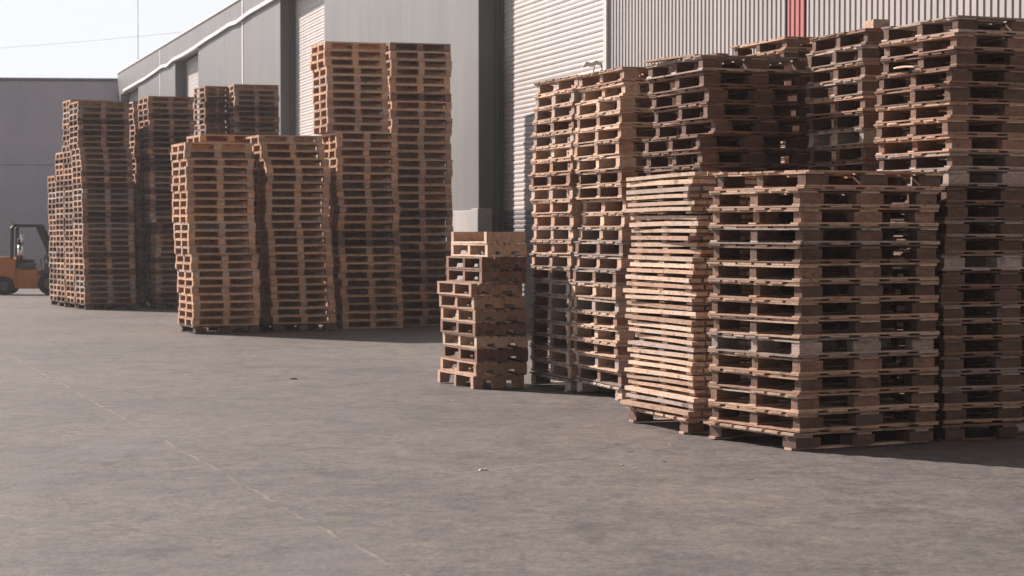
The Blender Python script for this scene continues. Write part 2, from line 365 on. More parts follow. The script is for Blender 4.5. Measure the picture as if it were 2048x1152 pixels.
# doors
def shutter(s0, s1, low=True):
    prof = []; pitch = 0.0905; z = -0.6
    m = MB(); steps = ((0.0, 0.0), (0.12, 0.016), (0.5, 0.024), (0.84, 0.016), (0.97, 0.0))
    rows = []
    while z < ZL + 0.3:
        kk = .62 if len(rows) // 5 % 2 else 1.0
        for t, d in steps: rows.append((z + t * pitch, d * kk))
        z += pitch
    y = -REC
    b = 0
    for zz, dd in rows:
        m.v += [(s0 - .1, y + dd, zz), (s1 + .1, y + dd, zz)]
    for i in range(len(rows) - 1):
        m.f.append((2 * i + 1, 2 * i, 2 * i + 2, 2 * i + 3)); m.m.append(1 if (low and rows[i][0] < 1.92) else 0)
    o = m.build('roller_shutter', [M_SHUT, M_SHUTLOW], wh)
    for e, sg in ((s0, 1), (s1, -1)):
        gm = MB(); gm.box(min(e, e + sg * .09), max(e, e + sg * .09), -REC + .026, -REC + .075, -1, ZL); gm.build('guide_rail', M_PANEL, o)
    lm = MB(); lm.box(s0 - .1, s1 + .1, -REC - .02, -REC + .04, ZL + .0, ZL + .5); lm.build('shutter_box', M_JAMB, o)
for i, (a, b) in enumerate(doors):
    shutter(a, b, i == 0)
    for e, sg in ((a, -1), (b, 1)):
        jm = MB(); x0, x1 = (e - .16, e - .004) if sg < 0 else (e + .004, e + .16)
        jm.box(x0, x1, -REC - .1, -0.31, -1.2, ZL); jm.build('door_jamb', M_PANEL, wh)
    lm = MB(); lm.box(a - .16, b + .16, -REC - .3, -0.31, ZL + .55, ZL + 1.0); lm.build('lintel', M_PANEL, wh)
# concrete pier and plinth beside the big door
b = doors[0][1]
m = MB(); m.box(b, b + .34, 0.004, 0.05, 1.99, ZL); m.build('pilaster', M_PANEL, wh)
m = MB(); m.box(b - .12, b + 0.40, -.2, 0.10, -1.2, 1.985); m.box(b + .41, doors[1][0], 0.004, 0.075, -1.2, 1.95); m.build('plinth', M_CONC, wh, 0.01)
# corrugated cladding right of the big door, with the red stripe
r0, r1 = ws(1610), ws(1573)
def corrugated(name, a, b, mat):
    m = MB(); pit = 0.152; k0 = math.ceil(a / pit - 1e-6); pts = []
    k = math.floor(a / pit)
    for kk in range(k, math.ceil(b / pit) + 1):
        for t, d in ((0, 0.0), (0.42, 0.0), (0.54, 0.016), (0.88, 0.016)):
            s_ = (kk + t) * pit
            if a - 1e-6 <= s_ <= b + 1e-6: pts.append((s_, d))
    for s_, d in pts: m.v += [(s_, d, -1.2), (s_, d, ZL + 1.2)]
    for i in range(len(pts) - 1):
        m.f.append((2 * i, 2 * i + 1, 2 * i + 3, 2 * i + 2)); m.m.append(0)
    return m.build(name, mat, wh)
corrugated('corrugated_cladding', s_near, r0, M_CORR); corrugated('red_stripe', r0, r1, M_RED); corrugated('corrugated_cladding', r1, -0.16, M_CORR)
m = MB(); m.box(s_near, -0.162, -0.3, -0.02, -1.2, ZL + 1.2); m.build('backing_wall', M_PANEL, wh)
m = MB(); m.box(-0.17, -0.02, -.3, 0.06, -1.2, ZL + 1.2); m.build('corner_trim', M_FLASH, wh)

# ------------------------------------------------------------------ building across the yard end
Dn = s_far; cx = PW.x + UW.x * Dn; cy = PW.y + UW.y * Dn
bb = empty('rear_building', (cx, cy + .4, gz(cy)), math.pi + math.atan(0.10))
tag(bb, 'flat grey clad building closing the far end of the yard behind the forklift', 'building')
hb = CAMZ + (HOR - 163) / F * (cy + .4) - gz(cy)
m = MB(); z = 0.0
for zt in (0.9, 2.45, 3.35, 6.0, 7.6, hb):
    zt = min(zt, hb)
    m.box(-6, 90, -0.4, 0.0, z, zt - .03); z = zt
m.box(-6, 90, -12, -0.43, 0, hb - .1)
m.build('wall', M_BACK, bb)
m = MB()
for zt in (2.45, 3.35, 7.6): m.box(-6, 90, -0.35, 0.035, zt - .028, zt + .02)
m.build('seam', M_BACK, bb)
m = MB(); m.box(-6.1, 90.1, -12.1, 0.12, hb + .002, hb + .14); m.build('roof_edge', simple('roof_trim', (0.28, 0.26, 0.28)), bb)
m = MB(); m.box(30, 42, 0.003, 0.04, 2.75, 2.95); m.build('red_stripe', simple('red_trim', (0.35, 0.06, 0.08)), bb)

# mast and wires far behind
pd = 150.0; px = (278 - 1024) * pd / F
M_MAST = simple('pale_steel', (0.88, 0.88, 0.9), 0.7, 0, .03)
o = MB().tube([(px, pd, gz(pd)), (px, pd, 21)], [0.035, 0.03], 8).build('lamp_mast', M_MAST, smooth=True)
tag(o, 'tall thin pale mast rising behind the far warehouse roof', 'mast')
pts = []
for i in range(25):
    t = i / 24; xx = -60 + 60 * t; sag = -1.2 * 4 * t * (1 - t)
    pts.append((xx, pd - 2 + 0 * t, 13.4 + 6.5 * t * 0.8 + sag))
o = MB().tube(pts, 0.011, 5).build('overhead_wire', M_MAST); tag(o, 'thin overhead wire crossing the white sky behind the mast', 'wire')

# ------------------------------------------------------------------ pallets
def wobble(rng, amp, side=0.0):
    a, b, c = rng.uniform(-amp, amp), rng.uniform(-amp, amp), rng.uniform(0, 3.14)
    s0, s1 = rng.uniform(-side, side), rng.uniform(-side, side)
    return lambda t: (a * math.sin(math.pi * t) + b * math.sin(2 * math.pi * t + c) * .5, s0 + (s1 - s0) * t)
def pallet_parts(kind, seed):
    """returns [(part name, MB)] for a 1.2 x 1.2 m unit pallet, origin at the centre of its base"""
    g = random.Random(kind + str(seed)); P = []
    A = 0.0028
    if kind == 'board':                     # thin boards, narrow blocks one way, wide blocks the other
        d, bt = MB(), MB()
        for i in range(3):
            x = (-.6 + .085, 0, .6 - .085)[i]; w = .085 + g.uniform(-.01, .0)
            d.box(x - w, x + w, -.6 + g.uniform(-.004, .008), .6, .113, .1265, 5, 'y', wobble(g, A, .004))
        ys = -.6; widths = []
        k = g.choice((6, 6, 7)); tot = 1.2; gp = .035
        ww = (tot - gp * (k - 1)) / k
        for i in range(k):
            w = ww * g.uniform(.88, 1.08); y0 = -.6 + i * (ww + gp)
            if i > 0: y0 += g.uniform(-.008, .008)
            y1 = min(.6, y0 + w)
            if i == k - 1: y1 = .6; y0 = .6 - w
            if 0 < i < k - 1 and g.random() < .05: continue          # a board is missing
            e0 = g.uniform(.02, .07) if g.random() < .08 else g.uniform(-.014, .008)   # a broken end
            d.box(-.6 + e0, .6 + g.uniform(-.008, .012), y0, y1, .1275, .1415, 5, 'x', wobble(g, A, .006))
        for i in range(3):
            y = (-.6 + .05, 0, .6 - .05)[i]
            bt.box(-.6 + g.uniform(-.002, .01), .6, y - .05, y + .05, .0145, .0275, 5, 'x', wobble(g, A * .7, .003))
        k = 5; gp = .085; ww = (1.2 - gp * (k - 1)) / k
        for i in range(k):
            x0 = -.6 + i * (ww + gp); x1 = x0 + ww * g.uniform(.9, 1.05)
            if i == k - 1: x1 = .6
            bt.box(x0, x1, -.6 + g.uniform(-.012, .006), .6, .0005, .0135, 5, 'y', wobble(g, A * .7, .004))
        P += [('deck', d), ('bottom_deck', bt)]
        for i in range(3):
            for j in range(3):
                x = (-.6 + .112, 0, .6 - .112)[i] + g.uniform(-.01, .01); y = (-.6 + .062, 0, .6 - .062)[j] + g.uniform(-.008, .008)
                hx = .1 * g.uniform(.82, 1.0) + (.02 if i == 1 else 0); hy = .046 * g.uniform(.85, 1.1)
                P.append(('block', MB().box(x - hx, x + hx, y - hy, y + hy, .0285, .112)))
    elif kind == 'block':                   # thick boards, nine blocks
        d, bt = MB(), MB()
        for i in range(3):
            x = (-.54, 0, .54)[i]
            d.box(x - .06, x + .06, -.6 + g.uniform(-.003, .006), .6, .1005, .121, 4, 'y', wobble(g, .0015, .002))
        k = g.choice((6, 7)); gp = .04; ww = (1.2 - gp * (k - 1)) / k
        for i in range(k):
            y0 = -.6 + i * (ww + gp); d.box(-.6 + g.uniform(-.006, .006), .6 + g.uniform(-.006, .006), y0, y0 + ww, .122, .143, 4, 'x', wobble(g, .0015, .002))
        for i in range(3):
            y = (-.55, 0, .55)[i]
            bt.box(-.6, .6 + g.uniform(-.01, .003), y - .05, y + .05, .001, .0225, 4, 'x', wobble(g, .001, .002))
        P += [('deck', d), ('bottom_board', bt)]
        P.append(('bearer', MB().box(-.598, .598, -.05, .05, .0235, .1215, 4, 'x', wobble(g, .0006, .004))))
        for i in range(3):
            for j in (0, 2):
                x = (-.54, 0, .54)[i] + g.uniform(-.004, .004); y = (-.55, 0, .55)[j]
                hx = .058 * g.uniform(.9, 1.15); hy = .048
                P.append(('block', MB().box(x - hx, x + hx, y - hy, y + hy, .0235, .0995)))
    elif kind in ('stringer', 'open', 'footed'):      # three solid bearers, closed long side
        d, bt = MB(), MB(); k = 7; gp = .03; ww = (1.2 - gp * (k - 1)) / k
        for i in range(k):
            x0 = -.6 + i * (ww + gp); x0 += g.uniform(-.006, .006) if i else 0
            d.box(x0, x0 + ww, -.6 + g.uniform(-.01, .008), .6, .125, .1425, 5, 'y', wobble(g, .0035, .003))
            if i in (0, 2, 4, 6): bt.box(x0, x0 + ww * .9, -.6 + g.uniform(-.01, .008), .6, .001, .0185, 5, 'y', wobble(g, .002, .003))
        P.append(('deck', d))
        if kind == 'stringer': P.append(('bottom_deck', bt))   # the others stand on their bearers
        for j in ((0, 1, 2) if kind != 'open' else (0, 2)):
            y = (-.6 + .045, 0, .6 - .045)[j]; w = .04 if j != 1 else .035
            zb = .0195 if kind != 'footed' else .001; cut = .062 if kind != 'footed' else .085
            prof = [(-.6, zb), (-.38, zb), (-.35, cut), (-.14, cut), (-.11, zb), (.11, zb), (.14, cut), (.35, cut), (.38, zb), (.6, zb), (.6, .124), (-.6, .124)]
            if kind == 'open': prof = [(-.6, .0195), (.6, .0195), (.57, .124), (-.6, .124)]
            P.append(('stringer', MB().prism(prof, y - w, y + w)))
    elif kind == 'panel':                   # thin slatted panel on cleats, pitch .058
        d, c = MB(), MB(); k = 8; gp = .012; ww = (1.2 - gp * (k - 1)) / k
        for i in range(k):
            x0 = -.6 + i * (ww + gp) - (g.uniform(0, .012) if i == 0 else 0)
            th = g.uniform(.028, .037); d.box(x0, x0 + ww * g.uniform(.9, 1), -.6 + g.uniform(-.03, .02), .6 + g.uniform(-.02, .045), .0565 - th, .0565, 5, 'y', wobble(g, .005, .006))
        P.append(('deck', d))
        for j in range(3):
            y = (-.5, 0, .5)[j]
            P.append(('cleat', MB().box(-.58 + g.uniform(-.01, .02), .585, y - .05, y + .05, .001, .019, 4, 'x', wobble(g, .001, .004))))
    elif kind == 'base':                    # heavy base pallet: blocks on ground boards
        d, bt = MB(), MB()
        for i in range(6):
            y0 = -.6 + i * .206; d.box(-.6 + g.uniform(-.01, .01), .6, y0, y0 + .165, .117, .135, 4, 'x', wobble(g, .002, .003))
        for i in range(3):
            x = (-.5, 0, .5)[i]; d.box(x - .06, x + .06, -.6, .6, .098, .116, 4, 'y', wobble(g, .001, .003))
        for j in (0, 2):
            y = (-.50, 0, .52)[j]; P.append(('bottom_board', MB().box(-.58, .6, y - .045, y + .045, .001, .018, 4, 'x', wobble(g, .0008, .003))))
        P += [('deck', d)]
        for i in range(3):
            for j in (0, 2):
                x = (-.47, 0, .5)[i]; y = (-.50, 0, .52)[j]; hx = .095 * g.uniform(.85, 1.1)
                P.append(('block', MB().box(x - hx, x + hx, y - .095 * g.uniform(.85, 1.0), y + .075, .019, .097)))
    return P
CACHE = {}
def proto(kind, seed, tone, tone2=None):
    key = (kind, seed, tone, tone2)
    if key not in CACHE:
        L = []
        for nme, mb in pallet_parts(kind, seed):
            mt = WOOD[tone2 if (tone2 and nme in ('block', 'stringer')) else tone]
            L.append((nme, mb.mesh(nme, mt)))
        CACHE[key] = L
    return CACHE[key]
def make_pallet(name, kind, seed, tone, tone2, mat4, label, cat, group, tilt=(0, 0), flip=False):
    root = bpy.data.objects.new(name, None); COL.objects.link(root); root.empty_display_size = 0.1
    root.matrix_world = mat4
    tag(root, label, cat, group)
    for nme, me in proto(kind, seed, tone, tone2):
        o = bpy.data.objects.new(nme, me); COL.objects.link(o); o.parent = root
    return root
STUFF = MB()
def add_stuff(kind, seed, tone, mat4):
    for nme, mb in pallet_parts(kind, seed):
        b = len(STUFF.v); STUFF.v += [tuple(mat4 @ Vector(v)) for v in mb.v]
        STUFF.f += [tuple(b + i for i in f) for f in mb.f]; STUFF.m += [TONES.index(tone)] * len(mb.f)

ORD = ['', 'first', 'second', 'third', 'fourth', 'fifth', 'sixth', 'seventh', 'eighth', 'ninth', 'tenth', 'eleventh', 'twelfth', 'thirteenth',
       'fourteenth', 'fifteenth', 'sixteenth', 'seventeenth', 'eighteenth', 'nineteenth', 'twentieth']
def ordn(k):
    if k <= 20: return ORD[k]
    return ('twenty-' if k < 30 else 'thirty-') + ORD[k % 10] if k % 10 else {30: 'thirtieth'}.get(k)
def stack(name, where, kind, n, pitch, d, corners, psi, L, Wd, tones, group, looks, vis=None, jit=0.012, jrot=0.5, top_down=True, seedbase=0,
          light=False, ends=None, first_kind=None, tilt=(0, 0), cat='pallet', stuff=False, zoff=0.0, tone_fn=None, overrides=None):
    """corners: [(photo y, photo x)] of the near vertical edge; psi: angle of the left faces from straight ahead, degrees"""
    g = random.Random(name + str(seedbase)); ps = R(psi)
    r = Vector((math.cos(ps), math.sin(ps))); lf = Vector((-math.sin(ps), math.cos(ps)))
    corners = sorted(corners)
    def cx(y):
        if y <= corners[0][0]: return corners[0][1]
        for (ya, xa), (yb, xb) in zip(corners, corners[1:]):
            if y <= yb: return xa + (xb - xa) * (y - ya) / (yb - ya)
        return corners[-1][1]
    z = gz(d) + zoff; vis = n if vis is None else vis
    for i in range(n):
        kd = first_kind if (i == 0 and first_kind) else kind
        py = HOR - (z + pitch / 2 - CAMZ) * F / d
        X = (cx(py) - 1024) * d / F
        jx, jy = g.gauss(0, jit), g.gauss(0, jit * .8)
        if ends: L = ends(i)
        c = Vector((X, d)) + r * (jx + L / 2) + lf * (jy + Wd / 2)
        rz = ps + R(g.gauss(0, jrot))
        nom = .058 if kd == 'panel' else .136 if kd == 'base' else .144
        flipx = -1 if g.random() < .5 and kd not in ('open',) else 1
        zz = z; rx = ry = 0
        if kd == 'panel': rx = g.gauss(0, .006); ry = g.gauss(0, .005)
        else: rx = g.gauss(0, .0008); ry = g.gauss(0, .0008)
        sz = 1.0 if kd == 'base' else pitch / nom
        mat = Matrix.Translation((c.x, c.y, zz)) @ Matrix.Rotation(rz, 4, 'Z') @ Matrix.Rotation(rx + R(tilt[0]), 4, 'X') @ Matrix.Rotation(ry + R(tilt[1]), 4, 'Y') \
            @ Matrix.Diagonal((L / 1.2, Wd / 1.2, sz, 1))
        if kd == 'open': mat = mat @ Matrix.Translation((0, 0, .144)) @ Matrix.Rotation(math.pi, 4, 'X')
        tone = g.choices(list(tones), list(tones.values()))[0]
        if tone_fn: tone = tone_fn(i, n, g) or tone
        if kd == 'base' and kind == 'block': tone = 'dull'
        tone2 = g.choice({'amber': ('tan',), 'fresh': ('brown', 'dull'), 'tan': ('brown', 'dull', 'dull'), 'brown': ('dull',), 'dull': ('dull',), 'grey': ('grey', 'dull', 'dull')}[tone]) if kd in ('board', 'base') else None  # blocks darker than boards: sky-lit board edges and shaded blocks put into the tones
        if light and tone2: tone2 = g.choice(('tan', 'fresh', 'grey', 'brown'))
        k = n - i
        if stuff or k > vis:
            add_stuff(kd, g.randrange(3), tone, mat)
        else:
            if k == 1: pos = 'topmost'
            elif i == 0: pos = 'bottom'
            elif k <= n // 2 + 1 or vis < n: pos = ordn(k) + ' from top'
            else: pos = ordn(i + 1) + ' from bottom'
            lab = f'{looks.get(kd, looks["*"])}, {pos} {where}'
            ov = (overrides or {}).get(i)
            make_pallet('slatted_pallet' if kd == 'panel' else 'wooden_pallet', kd, g.randrange(7), tone, tone2, mat, ov or lab, cat, group)
        z += pitch * (1.0 if kd != 'base' or kind != 'panel' else 1) if kd != 'base' else .142 * (1.0 if kind == 'panel' else 1.02)
    return z
BRD = {'*': 'wooden pallet', 'base': 'wooden pallet'}
def px_h(d, ytop, zb): return CAMZ + (HOR - ytop) / F * d - zb

# front stack
stack('front', 'of front stack at right', 'board', 15, .1425, 15.9, [(338, 1608), (372, 1604), (395, 1600), (425, 1597), (560, 1597), (840, 1598), (866, 1597), (890, 1585)],
      29, 1.37, 1.2, {'tan': 5, 'fresh': 4, 'brown': 1, 'grey': 1}, 'pallets of the front stack', BRD, jit=.006, jrot=.25, first_kind='base')
# tall stack at the right edge
stack('rightedge', 'of tallest stack at right edge of photo', 'board', 25, .1352, 16.68,
      [(30, 1907), (120, 1907), (140, 1898), (215, 1901), (235, 1893), (300, 1899), (345, 1899), (380, 1891), (480, 1889), (600, 1884), (700, 1889), (830, 1887), (880, 1884)],
      21.8, 1.3, 1.1, {'brown': 4, 'grey': 3, 'tan': 2}, 'pallets of the stack at the right edge', BRD, jit=.008, jrot=.4, first_kind='base')
# stack behind the front one
stack('behindfront', 'of tall stack behind front stack', 'board', 24, .1443, 18.33,
      [(60, 1733), (95, 1722), (130, 1726), (165, 1721), (200, 1724), (250, 1726), (330, 1726), (850, 1726)],
      18.8, 1.15, 1.08, {'brown': 4, 'grey': 3, 'tan': 2}, 'pallets behind the front stack', BRD, vis=9, jit=.008)
# stack with the long dark side, above the panel pile
stack('darkside', 'of dark-sided stack behind thin pallet pile', 'board', 23, .1435, 19.1,
      [(112, 1403), (150, 1406), (180, 1412), (215, 1418), (245, 1421), (268, 1421), (276, 1398), (320, 1401), (830, 1402)],
      19.5, 1.15, 1.32, {'brown': 4, 'grey': 4, 'tan': 1}, 'pallets of the dark-sided stack', BRD, vis=9, jit=.006)
# far stack whose top just shows
stack('peek', 'of stack peeking up before red wall stripe', 'board', 27, .1385, 21.8,
      [(60, 1566), (100, 1566), (800, 1566)], 17, 1.15, 1.35, {'fresh': 1, 'tan': 3}, 'pallets of the peeking stack', BRD, vis=2, jit=.006)
# two tall stacks in the middle
def grey_low(i, n, g): return g.choice(('grey', 'grey', 'fresh')) if i < n * .5 else ('fresh' if g.random() < .6 else 'tan')
stack('midright', 'of second stack right of low stack', 'board', 23, .1464, 21.1,
      [(130, 1248), (152, 1241), (175, 1249), (215, 1238), (330, 1237), (350, 1242), (375, 1236), (395, 1250), (440, 1248), (480, 1240), (530, 1238), (560, 1231), (600, 1231), (700, 1231), (740, 1236), (770, 1244), (800, 1236)],
      17.5, 1.1, 1.36, {'tan': 5, 'brown': 2, 'grey': 2}, 'pallets of the taller middle stack', BRD, jit=.008, jrot=.5, tone_fn=grey_low, first_kind='base', light=True)
stack('midleft', 'of tall stack just right of low stack', 'board', 23, .1476, 22.4,
      [(155, 1147), (200, 1147), (240, 1142), (330, 1141), (350, 1137), (400, 1139), (430, 1145), (470, 1142), (530, 1140), (600, 1137), (700, 1138), (750, 1141), (785, 1133)],
      17.5, 1.05, 1.36, {'tan': 5, 'brown': 2, 'grey': 2}, 'pallets of the left middle stack', BRD, jit=.008, jrot=.5, tone_fn=grey_low, first_kind='base', light=True)
# pile of thin panels
stack('panels', 'of thin pallet pile left of front stack', 'panel', 36, .0578, 17.26,
      [(345, 1377), (375, 1384), (430, 1387), (470, 1390), (505, 1398), (530, 1394), (560, 1386), (600, 1384), (640, 1389), (700, 1386), (760, 1386), (800, 1384), (830, 1380), (850, 1376)],
      20.1, 1.0, 1.35, {'fresh': 7, 'tan': 2, 'grey': .8}, 'thin pallets piled left of the front stack', {'*': 'thin slatted pallet', 'base': 'wooden base pallet'},
      jit=.014, jrot=1.3, first_kind='base')
# low stack
lowW = {'*': 'notch-sided wooden pallet', 'footed': 'open-footed wooden pallet', 'open': 'upturned open wooden pallet'}
LC = [(455, 976), (478, 976), (488, 976), (500, 976), (512, 965), (555, 963), (568, 943), (590, 946), (615, 948), (645, 953), (665, 951), (690, 955), (705, 958), (722, 952), (745, 950), (770, 946)]
zt = stack('low', 'of low stack in the middle', 'stringer', 11, .1445, 22.9, LC, 21, .6, 1.17, {'fresh': 1, 'tan': 5, 'brown': 2}, 'pallets of the low middle stack', lowW, jit=.006, jrot=.5, first_kind='footed', ends=lambda i: .46 if i >= 10 else .52 if i >= 8 else .6)
stack('lowtop', 'x', 'open', 1, .15, 22.9, [(460, 972), (480, 972)], 21, .46, 1.17, {'fresh': 1}, 'pallets of the low middle stack',
      {'*': 'x'}, zoff=zt - gz(22.9), overrides={0: 'upturned open wooden pallet lying on top of the low middle stack'})

# left group
EB = {'*': 'thick-boarded block pallet', 'base': 'dark base pallet'}
tB = {'amber': 6, 'tan': 4}
KB = dict(first_kind='base')
stack('b1', 'of leftmost near stack in left group', 'block', 24, .1425, 37.45, [(285, 372), (330, 374), (440, 376), (475, 377), (520, 382), (560, 385), (665, 386)],
      21, 1.22, 1.28, {'amber': 5, 'fresh': 1, 'tan': 3}, 'pallets of the left group, first stack', EB, jit=.008, jrot=.5, **KB)
stack('b1b', 'of stack peeking over leftmost near stack', 'block', 25, .1465, 39.2, [(266, 404), (660, 404)], 21, 1.2, 1.2, tB, 'pallets peeking over the left group', EB, vis=2)
stack('b2', 'of second near stack in left group', 'block', 25, .1445, 38.5, [(268, 518), (300, 523), (345, 534), (400, 533), (455, 533), (500, 538), (600, 543), (660, 545)],
      21, 1.2, 1.25, tB, 'pallets of the left group, second stack', EB, jit=.010, jrot=.5, **KB)
def brown_mid(i, n, g): return 'brown' if 10 <= i <= 11 else None  # two pallets partway up the tower are always brown
stack('b3', 'of third near stack, the tall tower', 'block', 35, .1562, 40.0,
      [(85, 650), (135, 651), (150, 654), (262, 656), (266, 656), (270, 673), (400, 675), (425, 681), (440, 676), (500, 677), (560, 680), (620, 684), (655, 685)],
      18.5, 1.2, 1.2, tB, 'pallets of the tall tower', EB, jit=.010, jrot=.5, tone_fn=brown_mid)
stack('b4', 'of tall tower beside grey wall', 'block', 34, .164, 41.3, [(92, 782), (300, 783), (400, 784), (500, 785), (640, 787)],
      18.5, 1.24, 1.1, {'tan': 5, 'amber': 2, 'brown': 2}, 'pallets of the tower beside the wall', EB, jit=.012, jrot=.5)
# farther stacks: past the first 300 pallets, one object
def far(n, pitch, d, corners, psi, L, Wd, tones, zoff=0, kind='block', jit=.008):
    return stack('far%d' % int(d * 10 + n), '', kind, n, pitch, d, corners, psi, L, Wd, tones, '', EB, stuff=True, zoff=zoff, jit=jit, jrot=.7, first_kind=None if zoff else 'base')
tG = {'brown': 3, 'grey': 1, 'tan': 4, 'amber': 1}
far(24, .1438, 39.8, [(268, 505), (660, 512)], 21, 1.2, 1.2, tB)
far(23, .1438, 41.4, [(268, 655), (660, 656)], 18.5, 1.2, 1.2, tB)
far(36, .1438, 52.1, [(197, 157), (288, 157), (296, 161), (350, 164), (480, 166), (618, 169)], 22.3, 1.28, 1.2, tG)
far(26, .1432, 53.26, [(318, 146), (450, 147), (618, 149)], 22.3, 1.2, 1.2, tG)
far(11, .1432, 53.3, [(197, 143), (315, 143)], 22.3, 1.1, 1.1, tG, zoff=26 * .1432)
far(28, .1438, 54.4, [(295, 128), (618, 130)], 22.3, 1.1, 1.2, tG)
far(24, .1438, 55.6, [(330, 112), (618, 115)], 22.3, 1.1, 1.2, tG)
far(37, .1438, 52.4, [(190, 297), (300, 300), (440, 303), (447, 312), (618, 314)], 22, 1.15, 1.2, tG)
far(37, .1438, 54.3, [(199, 268), (440, 275), (620, 280)], 22, 1.2, 1.2, tG)
far(41, .1438, 56.0, [(167, 470), (620, 474)], 19, 1.2, 1.2, tG)
far(41, .1438, 56.6, [(167, 411), (620, 415)], 26, .72, 1.0, tG)
o = STUFF.build('pallet_stacks', [WOOD[t] for t in TONES])
tag(o, 'tall dark stacks of wooden pallets behind the nearer ones', 'pallet stacks', kind='stuff')

# ------------------------------------------------------------------ loose wood on the stacks
def at(px, py, d): return Vector(((px - 1024) * d / F, d, CAMZ + (HOR - py) / F * d))
def plank(name, a, b, w, t, mat, label, cat='plank', group=None):
    a, b = Vector(a), Vector(b); u = (b - a).normalized(); s_ = u.cross(Vector((0, 0, 1))).normalized() * w / 2; up = s_.cross(u).normalized() * t
    if up.z < 0: up = -up
    m = MB(); N = 4; mid = random.uniform(-.006, .012)
    for i in range(N + 1):
        tt = i / N; p = a.lerp(b, tt) + Vector((0, 0, mid * math.sin(math.pi * tt))); e = 1 - (.12 * random.random() if i in (0, N) else 0)
        m.v += [tuple(p - s_ * e), tuple(p + s_ * e), tuple(p + s_ * e + up), tuple(p - s_ * e + up)]
    for i in range(N):
        q = 4 * i
        for k in range(4): m.f.append((q + k, q + (k + 1) % 4, q + 4 + (k + 1) % 4, q + 4 + k)); m.m.append(0)
    m.f += [(3, 2, 1, 0), (4 * N, 4 * N + 1, 4 * N + 2, 4 * N + 3)]; m.m += [0, 0]
    o = m.build(name, mat); tag(o, label, cat, group); return o
random.seed(11)
zI = gz(19.1) + .142 + 22 * .1435 + .005
plank('loose_plank', (1.30, 20.1, zI), (1.72, 19.35, zI), .11, .018, WOOD['tan'], 'loose plank lying along the left edge of the dark-sided stack', group='loose planks')
plank('loose_plank', (1.5, 20.2, zI + .001), (1.95, 19.5, zI + .02), .14, .02, WOOD['brown'], 'tilted brown plank on top of the dark-sided stack', group='loose planks')
plank('loose_plank', (1.42, 19.95, zI + .02), (1.85, 20.15, zI + .03), .1, .018, WOOD['fresh'], 'pale broken plank across the top of the dark-sided stack', group='loose planks')
zG = gz(16.68) + .139 + 24 * .1352
plank('scrap_board', at(1792, 139, 17.45) , at(1832, 136, 16.85), .06, .012, WOOD['fresh'], 'pale loose board sticking out of the tallest right stack', group='loose planks')
zH = gz(18.33) + 24 * .1443 + .006
hb_ = MB().box(-.075, .075, -.11, .11, 0, .085)
o = hb_.build('wood_block', WOOD['fresh'], bevel=.006); o.location = (at(1752, 50, 18.6).x, 18.62, zH); o.rotation_euler = (0, 0, R(12))
tag(o, 'loose pale wood block on top of the stack behind the front one', 'wood block')
zC = gz(21.1) + 23 * .1464 + .004
mm = MB(); mm.tube([(-.09, 0, .05), (-.05, .02, .085), (.0, 0, .07), (.05, .03, .1), (.1, .0, .075), (.11, .01, .02), (.08, 0, .0)], [.012, .03, .022, .026, .016, .01, .012], 7)
mm.tube([(.02, .02, .0), (.03, .0, .06)], [.008, .008], 6)
o = mm.build('plastic_scrap', simple('white_plastic', (0.75, 0.76, 0.72), .4), smooth=True)
o.location = (at(1183, 135, 21.9).x, 21.9, zC); tag(o, 'crumpled white plastic scrap on top of the taller middle stack', 'plastic scrap')
# bits on the yard
for i, (px_, py_, sz_, c, lab) in enumerate([(963, 942, .026, (0.6, 0.55, 0.5), 'small pale wood chip lying alone on the open yard'),
                                        (584, 759, .03, (0.06, 0.05, 0.045), 'small dark lump lying on the open yard')]):
    X, d = gpt(px_, py_); g_ = random.Random(i); m = MB()
    for dx in (0, .7):
        pr = [(g_.uniform(.6, 1) * sz_ * math.cos(a_) * (1 + dx), g_.uniform(.6, 1) * sz_ * math.sin(a_)) for a_ in [k * 1.047 for k in range(6)]]
        b = len(m.v)
        m.v += [(x + dx * sz_, y, 0) for x, y in pr] + [(x * .6 + dx * sz_, y * .6, sz_ * .45) for x, y in pr]
        m.f += [tuple(range(b + 6, b + 12))] + [(b + k, b + (k + 1) % 6, b + 6 + (k + 1) % 6, b + 6 + k) for k in range(6)]; m.m += [0] * 7
    o = m.build('wood_chip' if i == 0 else 'dirt_lump', simple('chip%d' % i, c, .9)); o.location = (X, d, gz(d)); tag(o, lab, 'wood chip' if i == 0 else 'debris')

# ------------------------------------------------------------------ forklift
fd = 69.0
fx = (14 - 1024) * fd / F
fk = empty('forklift', (fx, fd, gz(fd)), R(4), (1.06, 1.05, 1.03))
tag(fk, 'orange counterbalance forklift with black overhead guard parked beyond the left stacks', 'forklift')
M_OR = simple('orange_paint', (0.62, 0.215, 0.06), .45, 0, .12, 2)
M_BK = simple('black_frame', (0.025, 0.027, 0.027), .45); M_TY = simple('tyre_rubber', (0.02, 0.02, 0.02), .85)
M_RIM = simple('rim_grey', (0.12, 0.12, 0.11), .6); M_CH = simple('chrome', (0.85, 0.85, 0.85), .12, 1.0, .02)
M_SEAT = simple('seat_vinyl', (0.02, 0.02, 0.022), .5)
